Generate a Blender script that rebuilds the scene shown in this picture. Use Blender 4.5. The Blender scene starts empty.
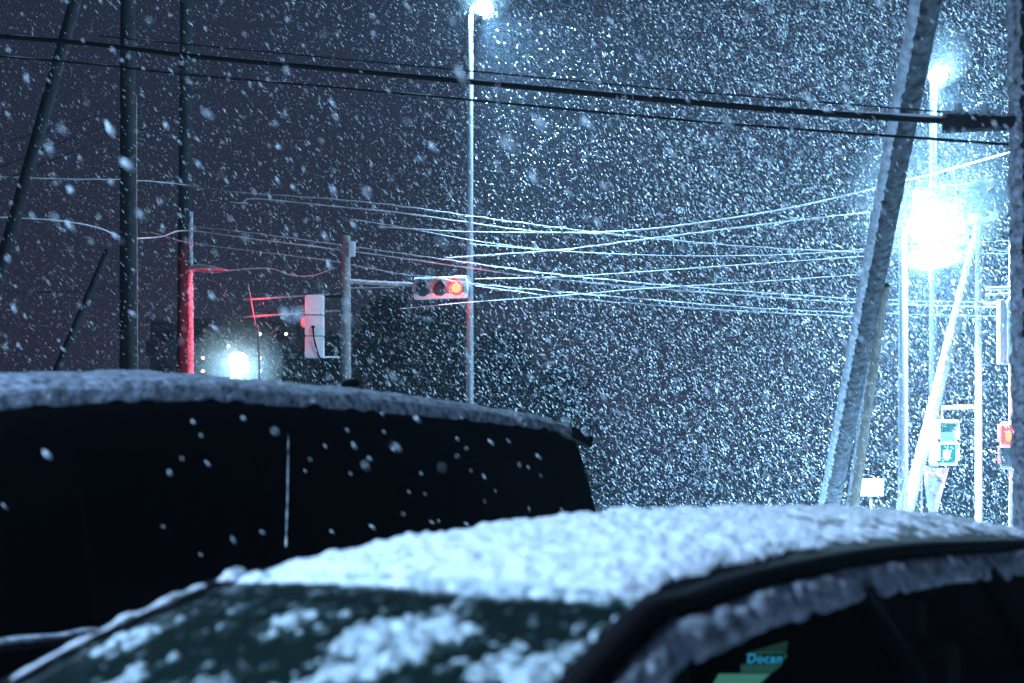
import bpy, math, random
import numpy as np
from mathutils import Vector, Matrix, noise
V = Vector
R = math.radians
random.seed(7)
rng = np.random.default_rng(11)
sc = bpy.context.scene
col = sc.collection

# ------------------------------------------------------------------ camera
F_PX = 1422.0
HZ = 480.0
CAM_Z = 1.6
def at(px, py, Y):
    return V(((px - 512.0) * Y / F_PX, Y, CAM_Z + (HZ - py) * Y / F_PX))
cam = bpy.data.cameras.new('camera')
cam_o = bpy.data.objects.new('camera', cam)
col.objects.link(cam_o)
cam_o.location = (0, 0, CAM_Z)
cam_o.rotation_euler = (R(90), 0, 0)
cam.sensor_width = 36
cam.lens = 36 * F_PX / 1024
cam.shift_y = (HZ - 341.5) / 1024
cam.clip_end = 3000
cam.clip_start = 0.05
cam.dof.use_dof = True
cam.dof.focus_distance = 19
cam.dof.aperture_fstop = 2.4
cam.dof.aperture_blades = 9
sc.camera = cam_o

# ------------------------------------------------------------------ materials
def nt(name):
    m = bpy.data.materials.new(name)
    m.use_nodes = True
    return m, m.node_tree.nodes, m.node_tree.links, m.node_tree.nodes['Principled BSDF']
def mat(name, c, rough=0.6, metal=0.0, spec=0.5, var=0.0, vscale=8.0, bump=0.0, bscale=40.0, coat=0.0):
    m, n, l, b = nt(name)
    b.inputs['Base Color'].default_value = (*c, 1)
    b.inputs['Roughness'].default_value = rough
    b.inputs['Metallic'].default_value = metal
    b.inputs['Specular IOR Level'].default_value = spec
    b.inputs['Coat Weight'].default_value = coat
    b.inputs['Coat Roughness'].default_value = 0.08
    tc = n.new('ShaderNodeTexCoord')
    if var > 0:
        t = n.new('ShaderNodeTexNoise'); t.inputs['Scale'].default_value = vscale; t.inputs['Detail'].default_value = 6
        l.new(tc.outputs['Object'], t.inputs['Vector'])
        r = n.new('ShaderNodeValToRGB')
        r.color_ramp.elements[0].position = 0.3; r.color_ramp.elements[1].position = 0.7
        r.color_ramp.elements[0].color = (*[x * (1 - var) for x in c], 1)
        r.color_ramp.elements[1].color = (*[min(1, x * (1 + var)) for x in c], 1)
        l.new(t.outputs['Fac'], r.inputs['Fac']); l.new(r.outputs['Color'], b.inputs['Base Color'])
    if bump > 0:
        t2 = n.new('ShaderNodeTexNoise'); t2.inputs['Scale'].default_value = bscale; t2.inputs['Detail'].default_value = 5
        l.new(tc.outputs['Object'], t2.inputs['Vector'])
        bp = n.new('ShaderNodeBump'); bp.inputs['Strength'].default_value = bump; bp.inputs['Distance'].default_value = 0.02
        l.new(t2.outputs['Fac'], bp.inputs['Height']); l.new(bp.outputs['Normal'], b.inputs['Normal'])
    return m
def emis(name, c, s):
    m, n, l, b = nt(name)
    n.remove(b)
    e = n.new('ShaderNodeEmission'); e.inputs['Color'].default_value = (*c, 1); e.inputs['Strength'].default_value = s
    l.new(e.outputs[0], n['Material Output'].inputs['Surface'])
    return m
M = {}
M['snow'] = mat('snow', (0.80, 0.84, 0.90), 0.75, var=0.05, vscale=30, bump=0.6, bscale=70)
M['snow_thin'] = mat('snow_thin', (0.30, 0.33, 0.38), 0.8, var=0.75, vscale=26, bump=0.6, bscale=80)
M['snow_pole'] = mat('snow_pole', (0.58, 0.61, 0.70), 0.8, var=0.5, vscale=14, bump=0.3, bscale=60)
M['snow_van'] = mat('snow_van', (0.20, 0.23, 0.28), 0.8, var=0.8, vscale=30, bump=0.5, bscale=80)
M['snow_wet'] = mat('snow_wet', (0.46, 0.54, 0.57), 0.6, var=0.4, vscale=18, bump=0.6, bscale=60)
M['snow_ground'] = mat('snow_ground', (0.70, 0.74, 0.80), 0.8, var=0.12, vscale=0.7, bump=0.5, bscale=4)
M['road'] = mat('road_slush', (0.16, 0.17, 0.19), 0.5, var=0.5, vscale=0.8, bump=0.4, bscale=8)
M['concrete'] = mat('concrete', (0.17, 0.175, 0.175), 0.8, var=0.25, vscale=5, bump=0.3, bscale=60)
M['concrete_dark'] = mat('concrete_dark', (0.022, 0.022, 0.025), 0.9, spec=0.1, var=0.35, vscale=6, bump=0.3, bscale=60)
M['concrete_frost'] = mat('concrete_frost', (0.085, 0.09, 0.10), 0.9, var=0.8, vscale=16, bump=0.25, bscale=30, spec=0.1)
M['wood_pole'] = mat('wood_pole', (0.12, 0.10, 0.08), 0.85, var=0.35, vscale=9, bump=0.3, bscale=50)
M['steel'] = mat('steel', (0.28, 0.30, 0.32), 0.5, metal=0.3, var=0.15, vscale=12)
M['white_paint'] = mat('white_paint', (0.72, 0.75, 0.76), 0.45, var=0.08, vscale=9)
M['grey_paint'] = mat('grey_paint', (0.45, 0.50, 0.53), 0.5, var=0.1, vscale=7)
M['dull_metal'] = mat('dull_metal', (0.16, 0.13, 0.13), 0.7)
M['black_rubber'] = mat('black_rubber', (0.006, 0.006, 0.008), 0.9, spec=0.1)
M['wire_dark'] = mat('wire_dark', (0.012, 0.012, 0.014), 0.8, spec=0.1)
M['wire_frost'] = mat('wire_frost', (0.36, 0.38, 0.42), 0.6, var=0.3, vscale=20)
M['paint_black'] = mat('paint_black', (0.002, 0.002, 0.003), 0.7, spec=0.04, var=0.2, vscale=20)
M['paint_dark'] = mat('paint_dark', (0.006, 0.007, 0.009), 0.8, spec=0.03, var=0.2, vscale=20)
M['glass_black'] = mat('glass_black', (0.002, 0.003, 0.003), 0.2, spec=0.12)
M['interior'] = mat('interior', (0.010, 0.011, 0.012), 0.9)
M['lens_dark'] = mat('lens_dark', (0.03, 0.06, 0.07), 0.25)
M['visor_grey'] = mat('visor_grey', (0.10, 0.11, 0.12), 0.7, spec=0.1)
M['lens_teal'] = mat('lens_teal', (0.012, 0.042, 0.052), 0.6, spec=0.2)
M['tyre'] = mat('tyre', (0.02, 0.02, 0.02), 0.8, bump=0.4, bscale=50)
M['rim'] = mat('rim', (0.4, 0.4, 0.42), 0.3, metal=0.8)
M['leaf'] = mat('leaf', (0.030, 0.040, 0.034), 0.8, var=0.5, vscale=1.2)
M['bark'] = mat('bark', (0.07, 0.06, 0.05), 0.9, var=0.3, vscale=8)
M['facade'] = mat('facade', (0.10, 0.10, 0.11), 0.8, var=0.15, vscale=0.6)
M['window_dark'] = mat('window_dark', (0.02, 0.025, 0.03), 0.2)
M['banner'] = mat('banner', (0.80, 0.80, 0.82), 0.7, var=0.05, vscale=6)
M['ink_pink'] = mat('ink_pink', (0.62, 0.35, 0.50), 0.7)
M['pane_green'] = emis('pane_green', (0.16, 0.50, 0.42), 0.13)
M['pane_dim'] = emis('pane_dim', (0.12, 0.36, 0.33), 0.062)
M['pane_faint'] = emis('pane_faint', (0.12, 0.30, 0.28), 0.04)
M['letters_blue'] = emis('letters_blue', (0.05, 0.48, 0.95), 0.24)
LAMP_C = (0.36, 0.70, 1.0)
ASSUMED_LAMP_C = (0.40, 0.65, 1.0)  # light colour of the assumed lot lamp out of view
M['lamp_glow'] = emis('lamp_glow', (0.45, 0.80, 1.0), 60)
M['lamp_glow_far'] = emis('lamp_glow_far', (0.72, 0.95, 0.98), 40)
M['red_glow'] = emis('red_glow', (1.0, 0.07, 0.06), 0.6)
M['red_core'] = emis('red_core', (1.0, 0.22, 0.10), 0.9)
M['red_dim'] = emis('red_dim', (1.0, 0.16, 0.20), 0.35)
M['green_glow'] = emis('green_glow', (0.03, 0.55, 0.62), 0.22)
M['green_core'] = emis('green_core', (0.5, 1.0, 0.9), 0.6)
M['warm_dot'] = emis('warm_dot', (1.0, 0.72, 0.50), 1.2)

def tinted_glass(name, tint, transp, rough=0.05, dirt=0.0):
    m, n, l, b = nt(name)
    b.inputs['Base Color'].default_value = (0.01, 0.02, 0.018, 1)
    b.inputs['Roughness'].default_value = rough
    b.inputs['Specular IOR Level'].default_value = 0.4
    tr = n.new('ShaderNodeBsdfTransparent'); tr.inputs['Color'].default_value = (*tint, 1)
    mx = n.new('ShaderNodeMixShader'); mx.inputs[0].default_value = transp
    l.new(b.outputs[0], mx.inputs[1]); l.new(tr.outputs[0], mx.inputs[2])
    out = n['Material Output']
    if dirt > 0:   # melt water and wet flakes clinging to the glass
        tc = n.new('ShaderNodeTexCoord')
        t = n.new('ShaderNodeTexNoise'); t.inputs['Scale'].default_value = 26; t.inputs['Detail'].default_value = 5
        l.new(tc.outputs['Object'], t.inputs['Vector'])
        r = n.new('ShaderNodeValToRGB')
        r.color_ramp.elements[0].position = 0.60; r.color_ramp.elements[1].position = 0.74
        r.color_ramp.elements[0].color = (0, 0, 0, 1); r.color_ramp.elements[1].color = (dirt, dirt, dirt, 1)
        l.new(t.outputs['Fac'], r.inputs['Fac'])
        d = n.new('ShaderNodeBsdfDiffuse'); d.inputs['Color'].default_value = (0.35, 0.45, 0.47, 1)
        m2 = n.new('ShaderNodeMixShader')
        l.new(r.outputs['Color'], m2.inputs[0]); l.new(mx.outputs[0], m2.inputs[1]); l.new(d.outputs[0], m2.inputs[2])
        l.new(m2.outputs[0], out.inputs['Surface'])
    else:
        l.new(mx.outputs[0], out.inputs['Surface'])
    return m
M['glass_front'] = tinted_glass('glass_front', (0.35, 0.5, 0.46), 0.45, 0.12, dirt=0.55)
M['glass_side'] = tinted_glass('glass_side', (0.75, 0.88, 0.84), 0.9, 0.05)
# falling flake: lets light through from behind as well
m, n_, l_, b_ = nt('flake')
n_.remove(b_)
df = n_.new('ShaderNodeBsdfDiffuse'); df.inputs['Color'].default_value = (0.85, 0.90, 0.95, 1)
tl = n_.new('ShaderNodeBsdfTranslucent'); tl.inputs['Color'].default_value = (0.85, 0.90, 0.95, 1)
mx = n_.new('ShaderNodeMixShader'); mx.inputs[0].default_value = 0.5
l_.new(df.outputs[0], mx.inputs[1]); l_.new(tl.outputs[0], mx.inputs[2]); l_.new(mx.outputs[0], n_['Material Output'].inputs['Surface'])
M['flake'] = m

# ------------------------------------------------------------------ builders
ORG = {}
def tag(o, label=None, cat=None, group=None, kind=None):
    if label: o['label'] = label
    if cat: o['category'] = cat
    if group: o['group'] = group
    if kind: o['kind'] = kind
    return o
def thing(name, loc, label, cat, group=None, rz=0.0, local=False):
    o = bpy.data.objects.new(name, None); col.objects.link(o)
    o.empty_display_size = 0.2
    o.location = loc; o.rotation_euler = (0, 0, rz)
    ORG[o.name] = V((0, 0, 0)) if local else V(loc)
    return tag(o, label, cat, group)
def nz(p, s=1.0, seed=0.0):
    return noise.noise(V(p) * s + V((seed, seed * 1.7, -seed)))
class MB:
    def __init__(s): s.v = []; s.f = []
    def add(s, vs, fs):
        b = len(s.v); s.v += [V(x) for x in vs]; s.f += [tuple(b + i for i in f) for f in fs]
    def box(s, c, size, rot=None, bev=0.0):
        import bmesh
        bm = bmesh.new(); bmesh.ops.create_cube(bm, size=1.0)
        for v in bm.verts: v.co = V((v.co.x * size[0], v.co.y * size[1], v.co.z * size[2]))
        if bev > 0: bmesh.ops.bevel(bm, geom=bm.edges[:], offset=bev, segments=2, affect='EDGES', profile=0.6)
        bm.verts.index_update()
        mr = rot if rot is not None else Matrix.Identity(3)
        s.add([mr @ v.co + V(c) for v in bm.verts], [[v.index for v in f.verts] for f in bm.faces])
        bm.free()
    def path(s, pts, rad, n=10, lump=0.0, ls=20.0, seed=0.0, off=None, flat=1.0):
        pts = [V(p) for p in pts]
        if not hasattr(rad, '__len__'): rad = [rad] * len(pts)
        vs = []
        for i, p in enumerate(pts):
            t = (pts[min(i + 1, len(pts) - 1)] - pts[max(i - 1, 0)]).normalized()
            up = V((0, 0, 1)) if abs(t.z) < 0.95 else V((0, -1, 0))
            a = t.cross(up).normalized(); b = a.cross(t).normalized()
            for k in range(n):
                ang = 2 * math.pi * k / n
                d = a * math.cos(ang) + b * math.sin(ang) * flat
                r = rad[i]
                q = p + d * r
                if lump: q = p + d * r * (1 + lump * nz(q, ls, seed) * 1.8)
                if off: q = q + off
                vs.append(q)
        fs = []
        for i in range(len(pts) - 1):
            for k in range(n):
                k2 = (k + 1) % n
                fs.append((i * n + k, i * n + k2, (i + 1) * n + k2, (i + 1) * n + k))
        fs.append(tuple(range(n - 1, -1, -1))); fs.append(tuple((len(pts) - 1) * n + k for k in range(n)))
        s.add(vs, fs)
    def seg(s, a, b, r0, r1=None, n=12, step=None, **kw):
        a, b = V(a), V(b); r1 = r0 if r1 is None else r1
        k = 1 if step is None else max(1, int((b - a).length / step))
        s.path([a.lerp(b, i / k) for i in range(k + 1)], [r0 + (r1 - r0) * i / k for i in range(k + 1)], n, **kw)
    def ell(s, c, rad, nu=16, nv=10, z0=-1.0, z1=1.0, lump=0.0, ls=10.0):
        vs = []; fs = []
        for j in range(nv + 1):
            zz = z0 + (z1 - z0) * j / nv
            ph = math.asin(max(-1, min(1, zz)))
            for i in range(nu):
                th = 2 * math.pi * i / nu
                q = V((math.cos(ph) * math.cos(th) * rad[0], math.cos(ph) * math.sin(th) * rad[1], math.sin(ph) * rad[2]))
                if lump: q *= 1 + lump * nz(q + V(c), ls)
                vs.append(V(c) + q)
        for j in range(nv):
            for i in range(nu):
                i2 = (i + 1) % nu
                fs.append((j * nu + i, j * nu + i2, (j + 1) * nu + i2, (j + 1) * nu + i))
        fs.append(tuple(range(nu - 1, -1, -1))); fs.append(tuple(nv * nu + k for k in range(nu)))
        s.add(vs, fs)
    def grid(s, fn, nu, nv, thick=None):
        """fn(u,v)->point; thick(u,v)->vector to the underside (closed sheet)"""
        P = [[V(fn(i / nu, j / nv)) for j in range(nv + 1)] for i in range(nu + 1)]
        b = len(s.v); W = nv + 1
        for i in range(nu + 1):
            for j in range(nv + 1): s.v.append(P[i][j])
        for i in range(nu):
            for j in range(nv):
                s.f.append((b + i * W + j, b + (i + 1) * W + j, b + (i + 1) * W + j + 1, b + i * W + j + 1))
        if thick is not None:
            b2 = len(s.v); T = V(thick)
            for i in range(nu + 1):
                for j in range(nv + 1): s.v.append(P[i][j] + T)
            for i in range(nu):
                for j in range(nv):
                    s.f.append((b2 + i * W + j + 1, b2 + (i + 1) * W + j + 1, b2 + (i + 1) * W + j, b2 + i * W + j))
            for i in range(nu):
                for j in (0, nv):
                    q = (b + i * W + j, b2 + i * W + j, b2 + (i + 1) * W + j, b + (i + 1) * W + j)
                    s.f.append(q if j == 0 else q[::-1])
            for j in range(nv):
                for i in (0, nu):
                    q = (b + i * W + j, b + i * W + j + 1, b2 + i * W + j + 1, b2 + i * W + j)
                    s.f.append(q if i == 0 else q[::-1])
    def slab(s, poly, t):
        """closed prism from a 3D polygon and a thickness vector"""
        n = len(poly); T = V(t)
        s.add([V(p) for p in poly] + [V(p) + T for p in poly],
              [tuple(range(n)), tuple(range(2 * n - 1, n - 1, -1))] + [(i, i + n, (i + 1) % n + n, (i + 1) % n) for i in range(n)])
    def build(s, name, m, parent=None, smooth=True):
        me = bpy.data.meshes.new(name)
        o = bpy.data.objects.new(name, me)
        org = ORG[parent.name] if parent is not None else V((0, 0, 0))
        ORG[o.name] = org
        me.from_pydata([tuple(v - org) for v in s.v], [], s.f)
        me.materials.append(m)
        if smooth:
            me.polygons.foreach_set('use_smooth', [True] * len(me.polygons))
            try: me.set_sharp_from_angle(angle=R(40))
            except Exception: pass
        me.update()
        col.objects.link(o)
        if parent is not None: o.parent = parent
        return o
def light(name, loc, power, color, radius, parent, kind='POINT', **kw):
    L = bpy.data.lights.new(name, kind); L.energy = power; L.color = color
    L.shadow_soft_size = radius
    for k, v in kw.items(): setattr(L, k, v)
    o = bpy.data.objects.new(name, L); col.objects.link(o)
    o.location = V(loc) - ORG[parent.name]; o.parent = parent
    return o
def catmull(pts, n=14):
    out = []
    P_ = [pts[0]] + list(pts) + [pts[-1]]
    for i in range(1, len(P_) - 2):
        a, b, c, d = P_[i - 1], P_[i], P_[i + 1], P_[i + 2]
        for k in range(n):
            t = k / n
            out.append(0.5 * ((2 * b) + (c - a) * t + (2 * a - 5 * b + 4 * c - d) * t * t + (3 * b - a - 3 * c + d) * t ** 3))
    out.append(pts[-1])
    return out

# ------------------------------------------------------------------ ground and road
GR = 230
def ground_z(x, y): return 0.0
mb = MB()
mb.grid(lambda u, v: (-GR + 2 * GR * u, -GR + 2 * GR * v, 0.0), 40, 40)
tag(mb.build('snowy_ground', M['snow_ground']), kind='structure')
mb = MB(); mb.grid(lambda u, v: (-GR + 2 * GR * u, 19.5 + 15 * v, 0.004), 60, 4)
tag(mb.build('road', M['road']), kind='structure')
mb = MB()
for k in range(0, 60): mb.box((-60 + 2.0 * k + 1, 19.4, 0.06), (1.985, 0.16, 0.15), bev=0.015)
tag(mb.build('kerb', M['concrete']), kind='structure')

# ------------------------------------------------------------------ street lamps
PW = 0.45
def halo_mat(d):
    m = bpy.data.materials.new('halo_mist'); m.use_nodes = True
    for n in list(m.node_tree.nodes):
        if n.type == 'BSDF_PRINCIPLED': m.node_tree.nodes.remove(n)
    p = m.node_tree.nodes.new('ShaderNodeVolumePrincipled')
    p.inputs['Color'].default_value = (0.8, 0.93, 1.0, 1); p.inputs['Density'].default_value = d; p.inputs['Anisotropy'].default_value = 0.3
    m.node_tree.links.new(p.outputs[0], m.node_tree.nodes['Material Output'].inputs['Volume'])
    return m
def street_lamp(px_pole, px_head, py, Y, pr, power, label, lens=(0.24, 0.15, 0.10), glow='lamp_glow', group='street lamps along the road', pole_m='steel', x=None, z=None, hx=None, lc=None, cone=None, halo=None, omni=0.1):
    if x is None:
        top = at(px_pole, py, Y); head = at(px_head, py, Y)
    else:
        top = V((x, Y, z)); head = V((x + hx, Y, z))
    base = V((top.x, top.y, 0))
    t = thing('street_lamp', base, label, 'street lamp', group)
    sgn = 1 if head.x >= top.x else -1
    b = MB(); b.seg(base, V((top.x, top.y, top.z - 0.10)), pr * 1.25, pr * 0.9, step=0.6); b.build('pole', M[pole_m], t)
    b = MB(); b.path([V((top.x, Y, top.z - 0.14)), V((top.x + sgn * 0.03, Y, top.z + 0.04)), V((top.x + sgn * 0.12, Y, top.z + 0.12)), V((head.x, Y, head.z + lens[2] * 1.3))], pr * 0.55); b.build('arm', M[pole_m], t)
    b = MB(); b.ell((head.x, head.y, head.z + lens[2] * 0.3), (lens[0] * 1.04, lens[1] * 1.04, lens[2] * 1.04), z0=0.72)
    h = b.build('housing', M['grey_paint'], t)
    b = MB(); b.ell((head.x, head.y, head.z + lens[2] * 0.3), lens, z1=0.75); b.build('lens', M[glow], h)
    b = MB(); b.ell((head.x, head.y, head.z + lens[2] * 1.2), (lens[0] * 0.6, lens[1] * 0.6, 0.05), lump=0.3, z0=0.0); b.build('snow_cap', M['snow'], h)
    b = MB(); b.path([base + V((0, 0, 0.0)), base + V((0, 0, 0.3))], [pr * 2.0, pr * 1.9]); b.build('base_sleeve', M['steel'], t)
    if halo:  # denser ball of air added round the head to make the lamp's glow
        b = MB(); b.ell((head.x, head.y, head.z + halo[0] * (halo[2] if len(halo) > 2 else 0.68)), (halo[0],) * 3, 32, 20); b.build('halo_mist', halo_mat(halo[1]), t)
    if cone:
        sp = light('lamp_light', (head.x, head.y - 0.02, head.z - lens[2] * 0.72 - 0.01), power * PW, lc or LAMP_C, 0.10, t, 'SPOT', spot_size=R(cone[0]), spot_blend=0.75)
        sp.rotation_euler = V(cone[1]).to_track_quat('-Z', 'Y').to_euler()
        light('lamp_light', (head.x, head.y - lens[1] - 0.05, head.z), power * PW * omni, lc or LAMP_C, 0.10, t)
    elif power: light('lamp_light', (head.x, head.y - 0.02, head.z - lens[2] * 0.72 - 0.01), power * PW, lc or LAMP_C, 0.10, t)
    return t
street_lamp(470, 484, 10, 26, 0.058, 14000, 'tall slim street lamp whose pole rises beside the lit red traffic signal', lens=(0.17, 0.13, 0.13), cone=(126, (0.85, 0.0, -1.0)), halo=(0.55, 0.035), omni=0.05)
street_lamp(933, 938, 78, 28, 0.075, 17000, 'tall street lamp high above the blinding one, behind the leaning snowy pole', lens=(0.18, 0.15, 0.15), cone=(140, (0.1, -0.1, -1.0)), halo=(0.65, 0.030), omni=0.06)
street_lamp(903, 929, 232, 20, 0.065, 19000, 'blinding low street lamp with a thick white pole below the three-lens signal', lens=(0.28, 0.24, 0.24), cone=(152, (0.1, -0.1, -1.0)), halo=(1.1, 0.020, 0.5), omni=0.13)
street_lamp(231, 238, 362, 46, 0.05, 700, 'distant glaring lamp just above the dark van roof', lens=(0.3, 0.24, 0.24), halo=(1.5, 0.045, 0.0), glow='lamp_glow_far')
street_lamp(0, 0, 0, 0.6, 0.06, 3100, 'assumed parking lot lamp out of view in front of the parked cars, added to light their snow', x=-5.2, z=5.9, hx=0.6, lc=ASSUMED_LAMP_C, cone=(132, (0.35, 0.30, -1.0)), group='street lamps along the road')  # assumed lamp, out of view, added to light the car snow and near flakes

# ------------------------------------------------------------------ poles
def pole(name, a, b, r0, r1, m, label, cat, snow_side=None, snow_r=0.6, lump=0.16, ext_down=True, group=None, snow_m='snow', spread=0.55):
    """a = (px,py,Y) top, b = (px,py,Y) a lower point; the pole is run on down to the ground"""
    A, B = at(*a), at(*b)
    if ext_down and B.z > 0:
        d = (B - A); B = A + d * ((A.z - 0.0) / (A.z - B.z))
    t = thing(name, V((B.x, B.y, 0)), label, cat, group)
    mb = MB(); mb.seg(B, A, r1, r0, n=18, step=0.5); mb.build('shaft', m, t)
    if snow_side is not None:
        sd = V(snow_side).normalized()
        off = sd * (r0 + r1) / 2 * spread
        mb = MB(); mb.seg(B + off, A + off, r1 * snow_r, r0 * snow_r, n=14, step=0.03, lump=lump, ls=24)
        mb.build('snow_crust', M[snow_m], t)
    for k in (0.35, 0.62, 0.8):
        mb = MB(); p = B.lerp(A, k); d = (A - B).normalized()
        mb.seg(p - d * 0.015, p + d * 0.015, (r1 + (r0 - r1) * k) * 1.06)
        mb.build('band', m, t)
    return t, A, B
LEFT = V((-1, 0.25, 0.1))
# right-hand group
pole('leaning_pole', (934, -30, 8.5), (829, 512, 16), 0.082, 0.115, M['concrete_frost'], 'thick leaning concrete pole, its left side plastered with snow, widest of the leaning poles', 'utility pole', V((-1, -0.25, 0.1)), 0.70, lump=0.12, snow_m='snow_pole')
pole('stay_pole', (884, 285, 15), (852, 512, 16.6), 0.06, 0.075, M['wood_pole'], 'thin brownish stay pole close beside the thick leaning pole', 'pole', V((-1, -0.2, 0.1)), 0.6, snow_m='snow_thin')
pole('leaning_pole', (990, 192, 23), (908, 512, 23.2), 0.085, 0.10, M['wood_pole'], 'leaning white-lit pole propped below the three-lens signal', 'utility pole', V((-1, -0.25, 0.1)), 0.80)
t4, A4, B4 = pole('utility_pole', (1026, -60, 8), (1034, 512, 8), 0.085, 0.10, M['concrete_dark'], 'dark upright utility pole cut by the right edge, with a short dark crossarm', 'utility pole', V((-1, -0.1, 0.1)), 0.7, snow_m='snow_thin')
mb = MB()
p0, p1 = at(944, 121, 8.0), at(1024, 126, 8.0)
mb.box((p0 + p1) / 2, ((p1 - p0).length, 0.10, 0.075), Matrix.Rotation(-0.04, 3, 'Y'), bev=0.012)
mb.build('crossarm', M['concrete_dark'], t4)
mb = MB()
mb.grid(lambda u, v: p0.lerp(p1, u) + V((0, -0.05 + 0.1 * v, 0.045 + 0.012 * nz((u * 9, v * 2, 3), 2))), 30, 6, (0, 0, -0.012))
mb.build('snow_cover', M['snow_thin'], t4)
for qx in (958, 985):
    q = at(qx, 112, 8.0); mb = MB(); mb.path([q + V((0, 0, -0.03)), q + V((0, 0, 0.0)), q + V((0, 0, 0.02)), q + V((0, 0, 0.045))], [0.02, 0.03, 0.018, 0.022], 10); mb.build('insulator', M['grey_paint'], t4)
# slim signal mast with its signals
t5 = thing('signal_mast', V((at(979, 0, 22.5).x, 22.5, 0)), 'slim pale mast between the leaning white pole and the right edge, carrying the pedestrian signal', 'pole')
mb = MB(); mb.seg(V((at(979, 0, 22.5).x, 22.5, 0)), at(979, 222, 22.5), 0.06, 0.045, step=0.5); mb.build('shaft', M['dull_metal'], t5)
mb = MB(); a = at(979, 408, 22.5); b = at(942, 409, 22.4); mb.seg(a, b, 0.02); mb.seg(b, b + V((0, 0, -0.18)), 0.016); mb.build('bracket', M['dull_metal'], t5)
mb = MB(); mb.seg(at(979, 408, 22.5) + V((0, 0, 0.03)), b + V((0, 0, 0.03)), 0.022, step=0.03, lump=0.4, ls=30); mb.build('snow_cover', M['snow'], t5)
mb = MB(); mb.seg(at(979, 230, 22.5), at(962, 236, 22.5), 0.018); mb.seg(at(979, 226, 22.5), at(979, 214, 22.5), 0.02); mb.build('signal_bracket', M['dull_metal'], t5)
mb = MB(); mb.seg(V((at(979, 0, 22.5).x, 22.5, 0.1)) + V((-0.04, -0.02, 0)), at(979, 236, 22.5) + V((-0.03, -0.02, 0)), 0.035, step=0.05, lump=0.2, ls=20); mb.build('snow_crust', M['snow_thin'], t5)

def rot_thing(name, c, label, cat, rz, group=None, scale=1.0):
    t = thing(name, c, label, cat, group, rz=rz, local=True); t.scale = (scale,) * 3
    return t
def visor(mb, cx, cz, r, depth, y0=-0.08, arc=250, th=0.006):
    n = 24; a0 = R(90 - arc / 2); vs = []; fs = []
    for i in range(n + 1):
        a = a0 + R(arc) * i / n
        k = 1 - 0.45 * abs(2 * i / n - 1) ** 2
        for rr, yy in ((r, y0), (r * 1.02, y0 - depth * k), (r - th, y0), (r * 1.02 - th, y0 - depth * k)):
            vs.append((cx + rr * math.cos(a), yy, cz + rr * math.sin(a)))
    for i in range(n):
        b = i * 4; c = b + 4
        fs += [(b, c, c + 1, b + 1), (b + 2, b + 3, c + 3, c + 2), (b + 1, c + 1, c + 3, b + 3)]
    mb.add(vs, fs)
def disc(mb, cx, cz, r, y, dome=0.03, n=24):
    vs = [(cx, y - dome, cz)]; fs = []
    for ring, k in ((0.5, 0.8), (1.0, 0.0)):
        for i in range(n):
            a = 2 * math.pi * i / n; vs.append((cx + r * ring * math.cos(a), y - dome * k, cz + r * ring * math.sin(a)))
    for i in range(n):
        j = (i + 1) % n
        fs.append((0, 1 + j, 1 + i)); fs.append((1 + i, 1 + j, 1 + n + j, 1 + n + i))
    mb.add(vs, fs)
def traffic_signal(c, rz, label, lit=None, scale=1.0, lensm='lens_dark', snow=0.04, roll=0.0, vm='white_paint'):
    t = rot_thing('traffic_signal', c, label, 'traffic signal', rz, 'horizontal three-lens traffic signals', scale)
    t.rotation_euler = (0, roll, rz)
    mb = MB(); mb.box((0, 0, 0), (1.12, 0.15, 0.40), bev=0.05); mb.build('housing', M['white_paint'], t)
    for i, cx in enumerate((-0.35, 0.0, 0.35)):
        mb = MB(); visor(mb, cx, 0.0, 0.165, 0.24); vz = mb.build('visor', M[vm], t)
        mb = MB(); disc(mb, cx, 0.0, 0.15, -0.077)
        ln = mb.build('lens', M['red_glow'] if i == lit else M[lensm], t)
        if i == lit:
            tag(ln, 'lit red lens')
            mb = MB(); disc(mb, cx, 0.0, 0.10, -0.112, 0.02); mb.build('bright_centre', M['red_core'], ln)
    mb = MB(); mb.grid(lambda u, v: (-0.54 + 1.08 * u, -0.085 + 0.17 * v, 0.205 + snow * (1 - (2 * v - 1) ** 4) * (1 + 0.5 * nz((u * 6, v, 2), 2))), 40, 6, (0, 0, -0.02)); mb.build('snow_cap', M['snow'], t)
    return t
s2c = at(441, 289, 26)
s2 = traffic_signal(s2c, R(-14), 'white horizontal traffic signal with its red lens lit, held out on an arm', lit=2, scale=0.92, vm='visor_grey')
ORG[s2.name] = V((0, 0, 0))
light('red_light', (0.35, -0.45, -0.02), 7, (1, 0.07, 0.05), 0.08, s2)
s1 = traffic_signal(at(956, 208, 22.7), R(20), 'horizontal traffic signal with three unlit lenses and a bright snow cap', scale=1.34, lensm='lens_teal', snow=0.07, roll=R(-9), vm='lens_teal')
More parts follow.
